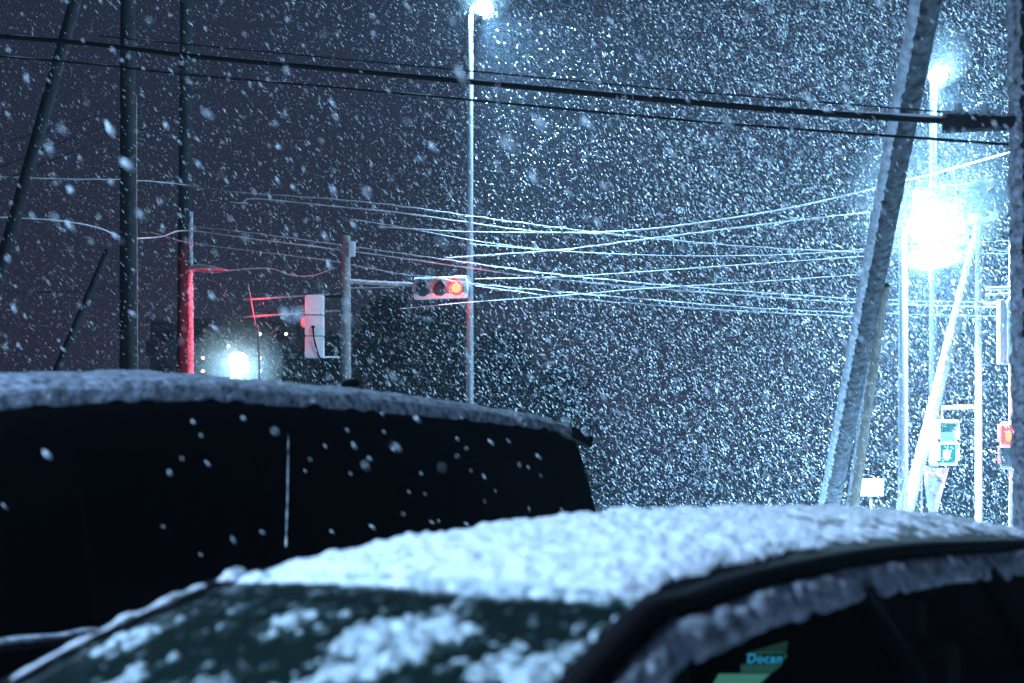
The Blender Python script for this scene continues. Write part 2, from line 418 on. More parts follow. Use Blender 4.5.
# pedestrian signals
def ped_signal(c, rz, label, lit, h=0.62, w=0.36):
    t = rot_thing('pedestrian_signal', c, label, 'pedestrian signal', rz, 'pedestrian signals by the road')
    mb = MB(); mb.box((0, 0.06, 0), (w, 0.20, h), bev=0.02); mb.build('housing', M['grey_paint'], t)
    for k, zc in (('top', h * 0.24), ('bottom', -h * 0.24)):
        mb = MB(); mb.box((0, -0.047, zc), (w * 0.74, 0.012, h * 0.40), bev=0.005)
        on = (lit == 'green' and k == 'bottom') or (lit == 'red' and k == 'top')
        p = mb.build('lens', (M['green_glow'] if lit == 'green' else M['red_dim']) if on else M['lens_dark'], t)
        if on:
            tag(p, 'lit %s lens' % lit)
            mb = MB(); mb.ell((0, -0.06, zc - 0.02), (w * 0.16, 0.01, h * 0.13)); mb.build('walking_figure' if lit == 'green' else 'standing_figure', M['green_core'] if lit == 'green' else M['red_core'], p)
        mb = MB(); mb.box((0, -0.11, zc + h * 0.215), (w * 0.82, 0.13, 0.012)); mb.box((-w * 0.40, -0.10, zc + 0.02), (0.012, 0.11, h * 0.36)); mb.box((w * 0.40, -0.10, zc + 0.02), (0.012, 0.11, h * 0.36)); mb.build('hood', M['grey_paint'], t)
    mb = MB(); mb.grid(lambda u, v: (-w / 2 + w * u, -0.03 + 0.18 * v, h / 2 + 0.012 + 0.02 * nz((u * 4, v * 3, 1), 2)), 12, 6, (0, 0, -0.02)); mb.build('snow_cap', M['snow'], t)
    return t
pg = ped_signal(at(945, 443, 22.3), R(8), 'pedestrian signal with its lower pane lit green, on the slim pale mast', 'green', h=0.70, w=0.40)
pr_ = ped_signal(at(1010, 446, 19), R(-40), 'pedestrian signal with its upper pane lit red, beside the pole at the right edge', 'red', w=0.26)
light('green_light', (0, -0.3, -0.15), 8, (0.1, 0.9, 0.8), 0.06, pg)
light('red_light', (0, -0.3, 0.15), 10, (1, 0.12, 0.15), 0.06, pr_)
# thin post carrying white equipment cabinets
bx = at(1011, 0, 19).x
t6 = thing('equipment_post', V((bx, 19, 0)), 'thin white post with two rail brackets and narrow cabinets beside the right-edge pole', 'pole')
mb = MB(); mb.seg(V((bx, 19, 0)), at(1011, 245, 19), 0.03, 0.025, step=0.5); mb.build('shaft', M['white_paint'], t6)
for y in (252, 288, 294, 303):
    mb = MB(); mb.seg(at(1011, y, 19), at(986 if y > 260 else 990, y + (1 if y > 260 else -3), 19), 0.014 if y != 288 else 0.022); mb.build('bracket', M['white_paint'], t6)
mb = MB(); mb.box(at(1001, 332, 19), (0.075, 0.12, 0.85), bev=0.01); c1 = mb.build('cabinet', M['white_paint'], t6)
mb = MB(); mb.box(at(1009, 332, 18.9), (0.07, 0.12, 0.85), bev=0.01); c1 = mb.build('cabinet', M['white_paint'], t6)

# left-hand group
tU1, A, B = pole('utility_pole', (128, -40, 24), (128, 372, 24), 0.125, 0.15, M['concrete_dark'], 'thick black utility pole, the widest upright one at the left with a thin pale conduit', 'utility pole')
mb = MB(); mb.seg(at(137, 372, 23.8), at(136, 95, 23.8), 0.016, 0.014, step=0.3, lump=0.3); mb.build('conduit', M['dull_metal'], tU1)
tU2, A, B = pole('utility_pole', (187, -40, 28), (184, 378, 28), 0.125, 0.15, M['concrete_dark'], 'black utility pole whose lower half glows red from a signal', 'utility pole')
mb = MB(); mb.path([at(187, 268, 28), at(200, 270, 27.7), at(214, 271, 27.4), at(226, 271, 27.2)], [0.03, 0.04, 0.035, 0.012]); mb.build('bracket_arm', M['steel'], tU2)
mb = MB(); mb.path([at(190, 270, 27.9) + V((0, 0, 0.03)), at(200, 268, 27.7), at(214, 269, 27.4), at(226, 270, 27.2)], [0.05, 0.07, 0.05, 0.015], lump=0.3); mb.build('snow_cover', M['snow'], tU2)
pole('leaning_pole', (79, -12, 20), (0, 272, 20.4), 0.085, 0.10, M['concrete_dark'], 'black leaning pole slanting down out of the left edge', 'utility pole')
pole('stay_pole', (108, 250, 22), (60, 362, 22.3), 0.052, 0.06, M['concrete_dark'], 'short dark leaning stay pole left of the thick black pole', 'pole')
tU3 = thing('signal_pole', V((at(346, 0, 26).x, 26, 0)), 'grey pole carrying the arm of the red traffic signal', 'pole')
mb = MB(); mb.seg(V((at(346, 0, 26).x, 26, 0)), at(346, 236, 26), 0.11, 0.085, step=0.4); mb.build('shaft', M['concrete'], tU3)
mb = MB(); mb.seg(at(349, 282, 26), at(418, 286, 26), 0.03, 0.024); mb.seg(at(349, 288, 26), at(395, 287, 26), 0.014); mb.build('signal_arm', M['steel'], tU3)
mb = MB(); mb.seg(at(350, 280.5, 26), at(416, 284, 26), 0.028, 0.022, step=0.03, lump=0.5, ls=25); mb.build('snow_cover', M['snow'], tU3)
mb = MB(); mb.box(at(352, 249, 25.9), (0.12, 0.1, 0.27), bev=0.015); mb.build('junction_box', M['grey_paint'], tU3)
mb = MB(); mb.seg(at(346, 296, 26), at(316, 297, 25.9), 0.02); mb.build('upper_bracket', M['black_rubber'], tU3)
mb = MB(); mb.seg(at(346, 357, 26), at(316, 357, 25.9), 0.018); mb.build('lower_bracket', M['white_paint'], tU3)
mb = MB(); mb.seg(at(190, 378, 27.93), at(190.5, 212, 27.93), 0.075, 0.045, n=12, step=0.05, lump=0.25, ls=16); mb.build('snow_crust', M['snow_thin'], tU2)  # crust added down the right side to catch the red light
# long thin rails lit red
tR = thing('rail_frame', V((at(262, 0, 25.5).x, 25.5, 0)), 'thin rail frame lit red left of the white signal housing', 'rail')
for (a, b) in (((243, 299.5, 25.4), (330, 294, 25.9)), ((243, 317.5, 25.4), (345, 310, 26))):
    mb = MB(); mb.seg(at(*a), at(*b), 0.02); mb.build('rail', M['dull_metal'], tR)
mb = MB(); mb.path(catmull([at(248, 284, 25.4), at(251, 302, 25.4), at(255, 325, 25.4), at(259, 350, 25.4), V((at(262, 0, 25.5).x, 25.5, 0.0))]), 0.016, 8); mb.build('upright', M['dull_metal'], tR)
# vertical signal, back of the housing toward us, its red lens turned away to the left
tS = thing('vertical_signal', at(314.5, 327, 25.85), 'tall narrow white signal housing seen from behind, a dark cable down its back', 'traffic signal')
for k, (y0, y1) in enumerate(((295.5, 315), (316, 336), (337, 358))):
    a, b = at(305.5, y0, 25.85), at(324, y1, 25.85)
    mb = MB(); mb.box((a + b) / 2, (b.x - a.x, 0.22, a.z - b.z), bev=0.02); mb.build('housing_section', M['white_paint'], tS)
mb = MB(); mb.path(catmull([at(313, 327, 25.72), at(314, 338, 25.69), at(317, 350, 25.70), at(320, 358, 25.74), at(326, 360, 25.9)]), 0.016, 8); mb.build('cable', M['black_rubber'], tS)
mb = MB(); mb.ell(at(313, 327, 25.735), (0.035, 0.02, 0.03)); mb.build('cable_gland', M['black_rubber'], tS)
for y in (305, 322, 347):
    c = at(303.5, y, 25.9)
    mb = MB(); mb.ell(c, (0.045, 0.10, 0.10)); mb.build('lens', M['red_glow'] if y == 322 else M['lens_dark'], tS)
sp = light('red_light', at(299, 322, 25.7), 420, (1, 0.02, 0.05), 0.05, tS, 'SPOT', spot_size=R(74), spot_blend=0.6)
light('red_light', at(262, 308, 25.4), 9, (1, 0.03, 0.06), 0.05, tS)  # extra light added between the rails to redden them; no lens sits there
sp.rotation_euler = V((-1, 0.75, -0.10)).to_track_quat('-Z', 'Y').to_euler()

# ------------------------------------------------------------------ cables
def wire(pts, r, label, snow=True, dark=False, name='overhead_cable', tie=False):
    P_ = catmull([at(*p) for p in pts], 26)
    if not dark: r *= 0.72
    c = P_[0]
    t = thing(name, c, label, 'cable', 'overhead cables')
    mb = MB(); mb.path(P_, r, 6); mb.build('cable', M['wire_dark'] if dark else M['wire_frost'], t)
    # finer points for the clinging snow
    Q = []
    for i in range(len(P_) - 1):
        k = max(1, int((P_[i + 1] - P_[i]).length / 0.07))
        for j in range(k): Q.append(P_[i].lerp(P_[i + 1], j / k))
    if snow:
        sd = random.random() * 50
        rad = [max(0.25, 0.85 + 0.6 * nz(q, 3.5, sd) + 0.3 * nz(q, 14, sd)) * r for q in Q]
        if dark: rad = [max(0.05, (1.2 * nz(q, 2.2, sd) + 0.25)) * r * 0.8 for q in Q]
        mb = MB(); mb.path([q + V((0, 0, r * 0.75)) for q in Q], rad, 6); mb.build('snow_cover', M['snow'], t)
    if tie:
        mb = MB(); H_ = []
        for i in range(2, len(Q) - 2):
            ang = i * 0.55
            H_.append(Q[i] + V((0, math.cos(ang), math.sin(ang))) * (r + tie * 0.3 + 0.005))
        mb.path(H_, 0.003, 4)
        mb.build('spiral_tie', M['wire_frost'], t)
    return t
# dark ones overhead
wire([(-30, 34, 13), (90, 44, 12.6), (190, 56, 12.2), (330, 69, 11.4), (470, 82, 10.6), (640, 98, 9.6), (780, 110, 8.8), (895, 118, 8.2), (960, 121, 8.0)], 0.021, 'thick dark cable running across the top to the crossarm at the right edge', dark=True)
wire([(-30, 54, 13.2), (90, 64, 12.8), (190, 75, 12.4), (330, 87, 11.6), (470, 100, 10.8), (640, 116, 9.8), (780, 128, 9.0), (1030, 146, 8.1)], 0.009, 'thin dark cable just below the thick one across the top', dark=True)
wire([(100, 36, 13.4), (256, 51, 12.6), (470, 71, 11), (640, 87, 10), (780, 99, 9.1), (1024, 118, 8.1)], 0.006, 'very thin dark cable just above the thick one across the top', dark=True)
for k, (a, b, c) in enumerate((((-20, 150, 24), (90, 118, 25), (187, 92, 28)), ((-20, 176, 24), (90, 132, 25), (187, 106, 28)), ((-20, 190, 24), (100, 142, 25), (187, 120, 28)))):
    wire([a, b, c], 0.010, ('upper', 'middle', 'lower')[k] + ' of three faint dark cables rising to the black poles at the left', dark=True, snow=False)
wire([(-20, 291, 22), (60, 292, 24), (120, 286, 26), (165, 280, 27), (185, 276, 27.9)], 0.012, 'dark cable sagging at the left to the snowy bracket on the red-lit pole', dark=True, snow=False)
wire([(226, 271, 27.2), (250, 269, 27), (272, 269, 26.8), (290, 275, 26.6), (312, 276, 26.4), (335, 268, 26.1)], 0.014, 'short red-lit cable running from the snowy bracket to the grey pole', snow=True)
wire([(-20, 176, 26), (60, 179, 26.4), (130, 180, 27), (186, 185, 27.7), (235, 192, 27), (330, 199, 26), (400, 206, 25.4), (470, 216, 25), (560, 228, 24.4), (640, 237, 24), (740, 246, 23.4), (860, 252, 23), (1016, 254, 22)], 0.009, 'upper left cable continuing over the red signal down to the right', tie=0.03)
wire([(-20, 217, 25), (50, 220, 25.4), (95, 227, 26), (125, 238, 26.8), (160, 237, 27.4), (187, 231, 27.8), (260, 240, 27), (340, 250, 26.6), (420, 261, 26), (470, 268, 25.7), (560, 280, 25), (700, 292, 24), (860, 303, 23), (1016, 308, 22)], 0.015, 'bright frosted cable crossing the red-lit pole and passing just above the red signal')
wire([(187, 226, 27.8), (260, 234, 27), (340, 245, 26.6), (420, 256, 26), (470, 263, 25.7), (560, 275, 25), (700, 288, 24), (860, 299, 23), (1016, 303, 22)], 0.008, 'thin cable strung close above the bright frosted one over the red signal', tie=0.02)
wire([(150, 232, 28), (190, 243, 27.8), (260, 252, 27), (330, 261, 26.5), (400, 274, 26), (430, 277, 25.6), (475, 284, 25.4), (560, 292, 25), (640, 299, 24.4), (740, 307, 23.6), (860, 313, 23), (1016, 317, 22)], 0.008, 'cable passing along the top edge of the red signal and on to the right', tie=0.02)
wire([(230, 202, 27), (243, 203, 26.9), (255, 199, 26.8), (330, 206, 26), (400, 213, 25.4), (470, 223, 25), (520, 230, 24.7), (560, 233, 24.4), (640, 230, 23.4), (720, 220, 22.4), (800, 206, 21.4), (880, 187, 20.6), (950, 169, 20), (1010, 152, 19.4)], 0.014, 'bright cable curving up to the right, the highest of the lit cables there')
wire([(380, 227, 26), (430, 230, 25.6), (470, 232, 25.3), (560, 233, 24.5), (600, 234, 24)], 0.011, 'short straight bright cable level with the middle of the slim lamp pole')
wire([(445, 258, 25.6), (475, 256, 25.4), (560, 250, 24.6), (640, 240, 23.6), (720, 230, 22.8), (800, 220, 22), (870, 212, 21.6)], 0.011, 'lit cable rising to the right from behind the slim lamp pole', tie=0.02)
wire([(470, 244, 25.4), (560, 251, 24.8), (640, 255, 24), (720, 256, 23.6), (800, 254, 23), (870, 249, 22.6), (1016, 240, 22)], 0.008, 'shallow sagging lit cable in the middle of the lit bundle')
wire([(475, 279, 25.8), (560, 277, 25), (640, 272, 24.3), (740, 265, 23.5), (870, 256, 22.6)], 0.009, 'lit cable rising gently to the right from beside the red signal')
wire([(400, 309, 26), (475, 302, 25.4), (560, 296, 24.8), (640, 289, 24.2), (740, 283, 23.4), (870, 274, 22.6)], 0.009, 'lowest lit cable, passing just under the red signal and rising right')
wire([(475, 286, 25.5), (560, 297, 25), (640, 304, 24.4), (740, 311, 23.6), (860, 317, 23)], 0.009, 'lit cable at the bottom of the bundle, right of the slim lamp pole', tie=0.02)
wire([(350, 219, 26.4), (400, 227, 26), (470, 240, 25.4), (520, 247, 25), (560, 251, 24.8)], 0.007, 'faint thin cable slanting down to the slim lamp pole over the red signal')

# ------------------------------------------------------------------ small signs by the road
t = thing('sign_board', V((at(871, 0, 22).x, 22, 0)), 'small blank white sign board standing between the leaning poles', 'sign')
mb = MB(); a, b = at(859, 479, 22), at(883.5, 496, 22); mb.box((a + b) / 2, (b.x - a.x, 0.03, a.z - b.z), bev=0.006); mb.build('board', M['white_paint'], t)
mb = MB(); mb.seg(V((at(871, 0, 22).x, 22.04, 0)), at(871, 480, 22.04), 0.02); mb.build('post', M['steel'], t)
def banner(px, y0, y1, w0, w1, Y, label, text):
    c = V((at(px, 0, Y).x, Y, 0))
    t = thing('banner_flag', c, label, 'flag', 'roadside banner flags')
    A_, B_ = at(px - w0 / 2, y0, Y), at(px + w0 / 2, y0, Y)
    C_, D_ = at(px - w1 / 2 - 1, y1, Y), at(px + w1 / 2 - 3, y1, Y)
    mb = MB(); mb.grid(lambda u, v: A_.lerp(B_, u).lerp(C_.lerp(D_, u), v) + V((0, 0.05 * math.sin(u * 5 + v * 3), 0)), 14, 20, (0, 0.006, 0)); cl = mb.build('cloth', M['banner'], t)
    mb = MB(); mb.seg(V((A_.x - 0.02, Y + 0.04, 0)), A_ + V((-0.02, 0.04, 0.05)), 0.012); mb.build('flag_pole', M['white_paint'], t)
    if text:
        mb = MB()
        for k in range(4):
            x0 = px - 7 + k * 3.6
            yy = y0 + 5.5 + k * 0.8
            mb.path([at(x0, yy, Y - 0.07), at(x0 + 1.3, yy - 1.6, Y - 0.07), at(x0 + 2.2, yy + 0.2, Y - 0.07)], 0.007, 5)
            if k != 1: mb.path([at(x0, yy + 1.8, Y - 0.07), at(x0 + 1.6, yy + 1.4, Y - 0.07)], 0.006, 5)
        mb.path([at(px - 5, y0 + 22, Y - 0.07), at(px - 3, y0 + 20.5, Y - 0.07), at(px - 3.6, y0 + 24, Y - 0.07)], 0.006, 5)
        mb.build('faded_writing', M['ink_pink'], cl)
    return t
banner(936, 468, 512, 24, 12, 19.2, 'white tapering banner flag with faded pink writing, below the green pedestrian signal', True)
t = banner(903, 479, 514, 2, 12, 19.0, 'small narrow white pennant at the foot of the thick white lamp pole', False)

# ------------------------------------------------------------------ trees and the far building
def tree(px, py, Y, w, label, seed):
    rr = random.Random(seed)
    top = at(px, py, Y); H = top.z; x = top.x
    t = thing('evergreen_tree', V((x, Y, 0)), label, 'tree', 'dark trees behind the traffic signals')
    mb = MB()
    mb.path([V((x, Y, 0)), V((x + 0.1, Y, H * 0.3)), V((x - 0.1, Y, H * 0.65)), V((x, Y, H * 0.93))], [0.24, 0.19, 0.12, 0.04], 8)
    for k in range(16):
        z = H * (0.18 + 0.7 * k / 16); a = rr.random() * 6.28; L = w * (1.05 - 0.85 * z / H)
        mb.seg(V((x, Y, z)), V((x + L * math.cos(a) * 0.9, Y + L * math.sin(a) * 0.9, z + 0.35)), 0.06, 0.015, 6)
    mb.build('trunk', M['bark'], t)
    vs = []; fs = []
    for c in range(150):
        h = rr.random() ** 0.8
        z = H * (0.12 + 0.88 * h)
        rmax = w * (1.08 - h) ** 0.75
        a = rr.random() * 6.283; rad = rmax * math.sqrt(rr.random())
        cx, cy = x + rad * math.cos(a), Y + rad * math.sin(a)
        cs = 0.35 + 0.5 * rr.random()
        for q in range(42):
            p = V((cx + rr.gauss(0, cs * 0.6), cy + rr.gauss(0, cs * 0.6), z + rr.gauss(0, cs * 0.35)))
            d1 = V((rr.gauss(0, 1), rr.gauss(0, 1), rr.gauss(0, 0.6))).normalized() * 0.17
            d2 = V((rr.gauss(0, 1), rr.gauss(0, 1), rr.gauss(0, 0.6))).normalized() * 0.10
            b = len(vs); vs += [p - d1, p + d2, p + d1, p - d2]; fs.append((b, b + 1, b + 2, b + 3))
    mb = MB(); mb.add(vs, fs); mb.build('crown', M['leaf'], t, smooth=False)
tree(292, 352, 62, 2.2, 'low dark tree behind the white signal housing', 1)
tree(334, 338, 66, 2.4, 'dark tree behind the foot of the grey pole', 2)
tree(388, 300, 64, 2.9, 'tall dark tree behind the arm left of the red signal', 3)
tree(440, 312, 60, 2.6, 'broad dark tree right below the red signal', 4)
tree(505, 338, 66, 2.8, 'dark tree just right of the slim lamp pole', 5)
tree(562, 372, 70, 2.4, 'lowest dark tree, above the tail end of the van roof', 6)
bY = 120
t = thing('apartment_building', V((at(245, 0, bY).x, bY, 0)), 'dark apartment building with a few small warm corridor lights, behind the distant glaring lamp', 'building')
xa, xb, zt = at(150, 0, bY).x, at(300, 0, bY).x, at(0, 322, bY).z
mb = MB(); mb.box(((xa + xb) / 2, bY + 5, zt / 2), (xb - xa, 10, zt)); mb.build('wall', M['facade'], t, smooth=False)
mb = MB(); mb.box(((xa + xb) / 2, bY + 5, zt + 0.15), (xb - xa + 0.5, 10.5, 0.3)); mb.build('roof', M['concrete'], t, smooth=False)
nst = 5; sh = zt / nst
for k in range(nst):
    mb = MB(); mb.box(((xa + xb) / 2, bY - 0.7, k * sh + 0.1), (xb - xa, 1.38, 0.2)); mb.box(((xa + xb) / 2, bY - 1.33, k * sh + 0.75), (xb - xa, 0.1, 1.08)); mb.build('balcony', M['facade'], t, smooth=False)
    for j in range(5):
        xx = xa + (xb - xa) * (j + 0.5) / 5
        mb = MB(); mb.box((xx, bY - 0.02, k * sh + 1.6), (1.4, 0.06, 1.3)); mb.build('window', M['window_dark'], t, smooth=False)
for (px, py) in ((228.5, 346), (260, 334), (286, 334), (203, 358), (203, 371), (260, 358), (260, 371)):
    mb = MB(); mb.ell(at(px, py, bY - 1.6), (0.13, 0.08, 0.13)); mb.build('corridor_lamp', M['warm_dot'], t)

# ------------------------------------------------------------------ cars: shared parts
def wheel(t, x, y, r=0.32, w=0.21):
    sgn = 1 if y > 0 else -1
    mb = MB(); pr = [(0.0, r * 0.62), (0.0, r * 0.93), (0.03, r), (w - 0.03, r), (w, r * 0.93), (w, r * 0.62)]
    n = 32; vs = []; fs = []
    for (d, rr) in pr:
        for k in range(n):
            a = 2 * math.pi * k / n; vs.append((x + rr * math.cos(a), y - sgn * d, r + rr * math.sin(a)))
    for i in range(len(pr)):
        for k in range(n):
            j = (i + 1) % len(pr); k2 = (k + 1) % n; fs.append((i * n + k, i * n + k2, j * n + k2, j * n + k))
    mb.add(vs, fs); wo = mb.build('tyre', M['tyre'], None)
    # the wheel is an Empty part that holds tyre and rim
    e = bpy.data.objects.new('wheel', None); col.objects.link(e); e.parent = t; ORG[e.name] = V((0, 0, 0)); e.empty_display_size = 0.1
    wo.parent = e
    mb = MB(); mb.seg((x, y - sgn * 0.02, r), (x, y - sgn * (w - 0.03), r), r * 0.6, n=28)
    for k in range(6):
        a = k * math.pi / 3; mb.seg((x, y - sgn * 0.01, r), (x + r * 0.56 * math.cos(a), y - sgn * 0.01, r + r * 0.56 * math.sin(a)), 0.025, n=6)
    mb.build('rim', M['rim'], e)
def interp(tab, x):
    tab = sorted(tab)
    if x <= tab[0][0]: return tab[0][1]
    for (a, b), (c, d) in zip(tab, tab[1:]):
        if x <= c:
            k = (x - a) / (c - a); k = k * k * (3 - 2 * k) * 0.3 + k * 0.7
            return b + (d - b) * k
    return tab[-1][1]
def loft(rings):
    mb = MB(); n = len(rings[0]); vs = [p for r_ in rings for p in r_]; fs = []
    for i in range(len(rings) - 1):
        for k in range(n):
            k2 = (k + 1) % n; fs.append((i * n + k, (i + 1) * n + k, (i + 1) * n + k2, i * n + k2))
    fs.append(tuple(range(n))); fs.append(tuple((len(rings) - 1) * n + k for k in range(n - 1, -1, -1)))
    mb.add(vs, fs); return mb

# ------------------------------------------------------------------ the black van
VR = V((0.36, 7.40, 0))                    # under the tail end of the near roof edge
vfx, vfy = -0.583, -0.812                  # forward
vang = math.atan2(vfy, vfx)
v_left = V((-vfy, vfx, 0))                 # its left = our side
VW = 0.74
van_org = VR - v_left * VW
van = thing('minivan', van_org, 'black minivan with dark windows and snow along its roof, parked behind the near car', 'van', rz=vang, local=True)
ZT = [(-0.16, 1.87), (-0.05, 1.905), (0.25, 1.935), (0.8, 1.962), (1.6, 1.982), (2.6, 1.985), (3.3, 1.93), (3.65, 1.86), (3.9, 1.62), (4.3, 1.22), (4.45, 1.08), (4.85, 0.98), (5.0, 0.72)]
def van_ring(x, ztop, sc_=1.0):
    half = [(0.78, 0.24), (0.86, 0.34), (0.885, 0.62), (0.885, 0.90), (0.87, 1.06), (0.80, 1.50), (0.755, 1.74), (0.725, 1.83), (0.68, 1.885), (0.60, 1.918), (0.40, 1.942), (0.15, 1.95)]
    o = []
    for (y, z) in half:
        if z > 1.06: z2 = 1.06 + (z - 1.06) * (ztop - 1.06) / 0.89 if ztop > 1.06 else ztop
        else: z2 = min(z, ztop - 0.001 * (1.2 - y))
        o.append((y * sc_, z2))
    return [V((x, y, z)) for y, z in o] + [V((x, -y, z)) for y, z in reversed(o)]
stations = [0.03, 0.07, 0.13, 0.2, 0.5, 0.9, 1.4, 2.0, 2.6, 3.1, 3.45, 3.65, 3.9, 4.1, 4.3, 4.45, 4.65, 4.85, 4.97]
rings = []
for x in stations:
    zt_ = interp(ZT, x); k = 1.0 if x < 4.3 else 1 - 0.12 * ((x - 4.3) / 0.67) ** 2
    if x < 0: k = 1 - 0.06 * (-x / 0.12)
    rings.append(van_ring(x, zt_, k))
# tail slopes outwards towards the bottom
for i, x in enumerate(stations[:3]):
    for p in rings[i]:
        p.x -= 0.15 * max(0, min(1, (1.80 - p.z) / 0.8)) * (1 - i / 3)
rings = [[V(p) for p in r_] for r_ in rings]
body = loft(rings).build('body', M['paint_black'], van)
# spoiler
mb = MB()
def spf(u, v):
    y = -0.66 + 1.32 * v
    x = 0.12 - 0.37 * u
    z = 1.945 - 0.065 * u - 0.03 * (2 * v - 1) ** 2 - 0.02 * u * u
    return (x, y, z)
mb.grid(spf, 8, 20, (0.02, 0, -0.055)); mb.build('spoiler', M['paint_black'], van)
mb = MB(); mb.grid(lambda u, v: (-0.165 - 0.17 * v, -0.6 + 1.2 * u, 1.72 - 0.62 * v), 6, 6, (0.02, 0, 0)); mb.build('rear_window', M['glass_black'], van)
def van_side(x, z, side=1, off=0.004):
    half = [(0.87, 1.06), (0.80, 1.50), (0.755, 1.74), (0.725, 1.83)]
    zt_ = interp(ZT, x); zz = 1.06 + (z - 1.06) / ((zt_ - 1.06) / 0.89)
    y = half[0][0]
    for (a, b), (c, d) in zip(half, half[1:]):
        if b <= zz <= d: y = a + (c - a) * (zz - b) / (d - b)
    if zz > half[-1][1]: y = half[-1][0]
    return V((x, side * (y + off), z))
for side in (1, -1):
    for (x0, x1) in ((0.30, 1.12), (1.24, 2.28), (2.36, 3.18)):
        mb = MB(); mb.grid(lambda u, v: van_side(x0 + (x1 - x0) * u, 1.12 + 0.58 * v, side), 10, 10, (0, -0.003 * side, 0)); mb.build('side_window', M['glass_black'], van)
    mb = MB(); mb.seg(van_side(0.1, 1.075, side, 0.012), van_side(3.95, 1.075, side, 0.012), 0.013, n=8); mb.build('belt_moulding', M['black_rubber'], van)
    mb = MB(); mb.path([(4.02, side * 0.86, 1.12), (4.06, side * 0.98, 1.14)], [0.03, 0.02]); mb.ell((4.06, side * 1.02, 1.17), (0.05, 0.11, 0.08)); mb.build('wing_mirror', M['paint_black'], van)
    for x in (0.85, 4.15): wheel(van, x, side * 0.875, 0.33)
    mb = MB(); mb.box((4.86, side * 0.62, 0.78), (0.10, 0.28, 0.12), bev=0.03); mb.build('headlight', M['glass_black'], van)
    mb = MB(); mb.box((-0.23, side * 0.76, 1.05), (0.06, 0.12, 0.5), bev=0.02); mb.build('tail_light', M['lens_dark'], van)
    mb = MB(); mb.box((2.05, side * 0.895, 0.98), (0.2, 0.03, 0.03), bev=0.008); mb.build('door_handle', M['paint_black'], van)
mb = MB(); mb.grid(lambda u, v: V((3.72 + 0.5 * v, (-0.62 + 1.24 * u) * (1 + 0.1 * v), interp(ZT, 3.72 + 0.5 * v) + 0.012)), 10, 10, (0, 0, -0.004)); mb.build('windscreen', M['glass_black'], van)
# snow on the roof, wrapped over the shoulder
def van_snow(u, v):
    x = 0.02 + 3.58 * u
    zt_ = interp(ZT, max(x, -0.1))
    prof = [(0.765, 1.80), (0.748, 1.83), (0.715, 1.865), (0.68, 1.90), (0.60, 1.935), (0.40, 1.958), (0.0, 1.97)]
    prof = [(0.692, 1.892), (0.682, 1.902), (0.660, 1.914), (0.60, 1.93), (0.40, 1.955), (0.0, 1.965)]
    w = 2 * v - 1; s = -1 if w < 0 else 1; a = (1 - abs(w)) * (len(prof) - 1)
    i = min(int(a), len(prof) - 2); k = a - i
    y = prof[i][0] + (prof[i + 1][0] - prof[i][0]) * k; z = prof[i][1] + (prof[i + 1][1] - prof[i][1]) * k
    z = 1.06 + (z - 1.06) * (zt_ - 1.06) / 0.89
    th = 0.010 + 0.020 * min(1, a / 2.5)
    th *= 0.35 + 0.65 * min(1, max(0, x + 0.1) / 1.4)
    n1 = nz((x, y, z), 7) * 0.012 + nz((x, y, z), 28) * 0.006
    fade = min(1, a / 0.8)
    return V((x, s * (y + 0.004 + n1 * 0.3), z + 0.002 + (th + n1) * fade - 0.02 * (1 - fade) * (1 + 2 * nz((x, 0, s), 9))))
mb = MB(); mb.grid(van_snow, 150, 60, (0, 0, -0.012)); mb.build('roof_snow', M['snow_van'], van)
mb = MB(); mb.grid(lambda u, v: van_side(0.2 + 3.7 * u, 1.088, 1, 0.004 + 0.016 * v) + V((0, 0, 0.018 * (1 - v * 0.5) * (1 + 0.8 * nz((u * 30, 0, 0), 1)))), 140, 3, (0, 0, -0.014)); mb.build('belt_snow', M['snow_thin'], van)
# thin pale streak down the seam of the sliding door
mb = MB(); n_s = 60
mb.path([van_side(2.25 - 0.09 * k / n_s, 1.34 + 0.44 * k / n_s, 1, 0.004) for k in range(n_s + 1)], [0.0042 * max(0.12, 0.8 + 1.0 * nz((k * 0.21, 0, 0)) - 0.6 * k / n_s) for k in range(n_s + 1)], 6)
mb.build('seam_streak', M['snow_wet'], van)
# roof antenna
mb = MB(); c = V((1.46, 0.45, 2.018))
mb.path([c + V((0.06, 0, 0)), c + V((0.03, 0, 0.012)), c + V((-0.02, 0, 0.02)), c + V((-0.05, 0, 0.022))], [0.008, 0.018, 0.02, 0.016], 10); mb.build('roof_antenna', M['black_rubber'], van)

# ------------------------------------------------------------------ the near car
hc = (V((0.26, 2.67, 0)) + V((-0.63, 3.29, 0))) / 2
cfx, cfy = -0.57, -0.822
cang = math.atan2(cfy, cfx)
car = thing('parked_car', hc, 'dark near car heaped with fresh snow on its roof, seen over windscreen and side windows', 'car', rz=cang, local=True)
RY = 0.545
ZC = [(-3.5, 1.36), (-3.25, 1.43), (-3.0, 1.46), (-2.4, 1.49), (-1.6, 1.50), (-0.9, 1.495), (-0.4, 1.46), (-0.15, 1.425), (0.0, 1.395)]
ZR = [(-3.5, 1.26), (-3.2, 1.33), (-2.6, 1.385), (-2.0, 1.405), (-1.4, 1.42), (-0.9, 1.42), (-0.4, 1.40), (0.0, 1.36)]
def ry(x): return RY + 0.025 * math.sin(math.pi * max(0, min(1, -x / 3.3)))
def roof(x, w):
    """w in -1..1 across"""
    y = w * ry(x); zr, zc = interp(ZR, x), interp(ZC, x)
    xf = x + (0.09 * (1 - w * w) * max(0, 1 + x / 0.5) if x > -0.5 else 0)
    return V((xf, y, zr + (zc - zr) * (1 - abs(w) ** 2.4)))
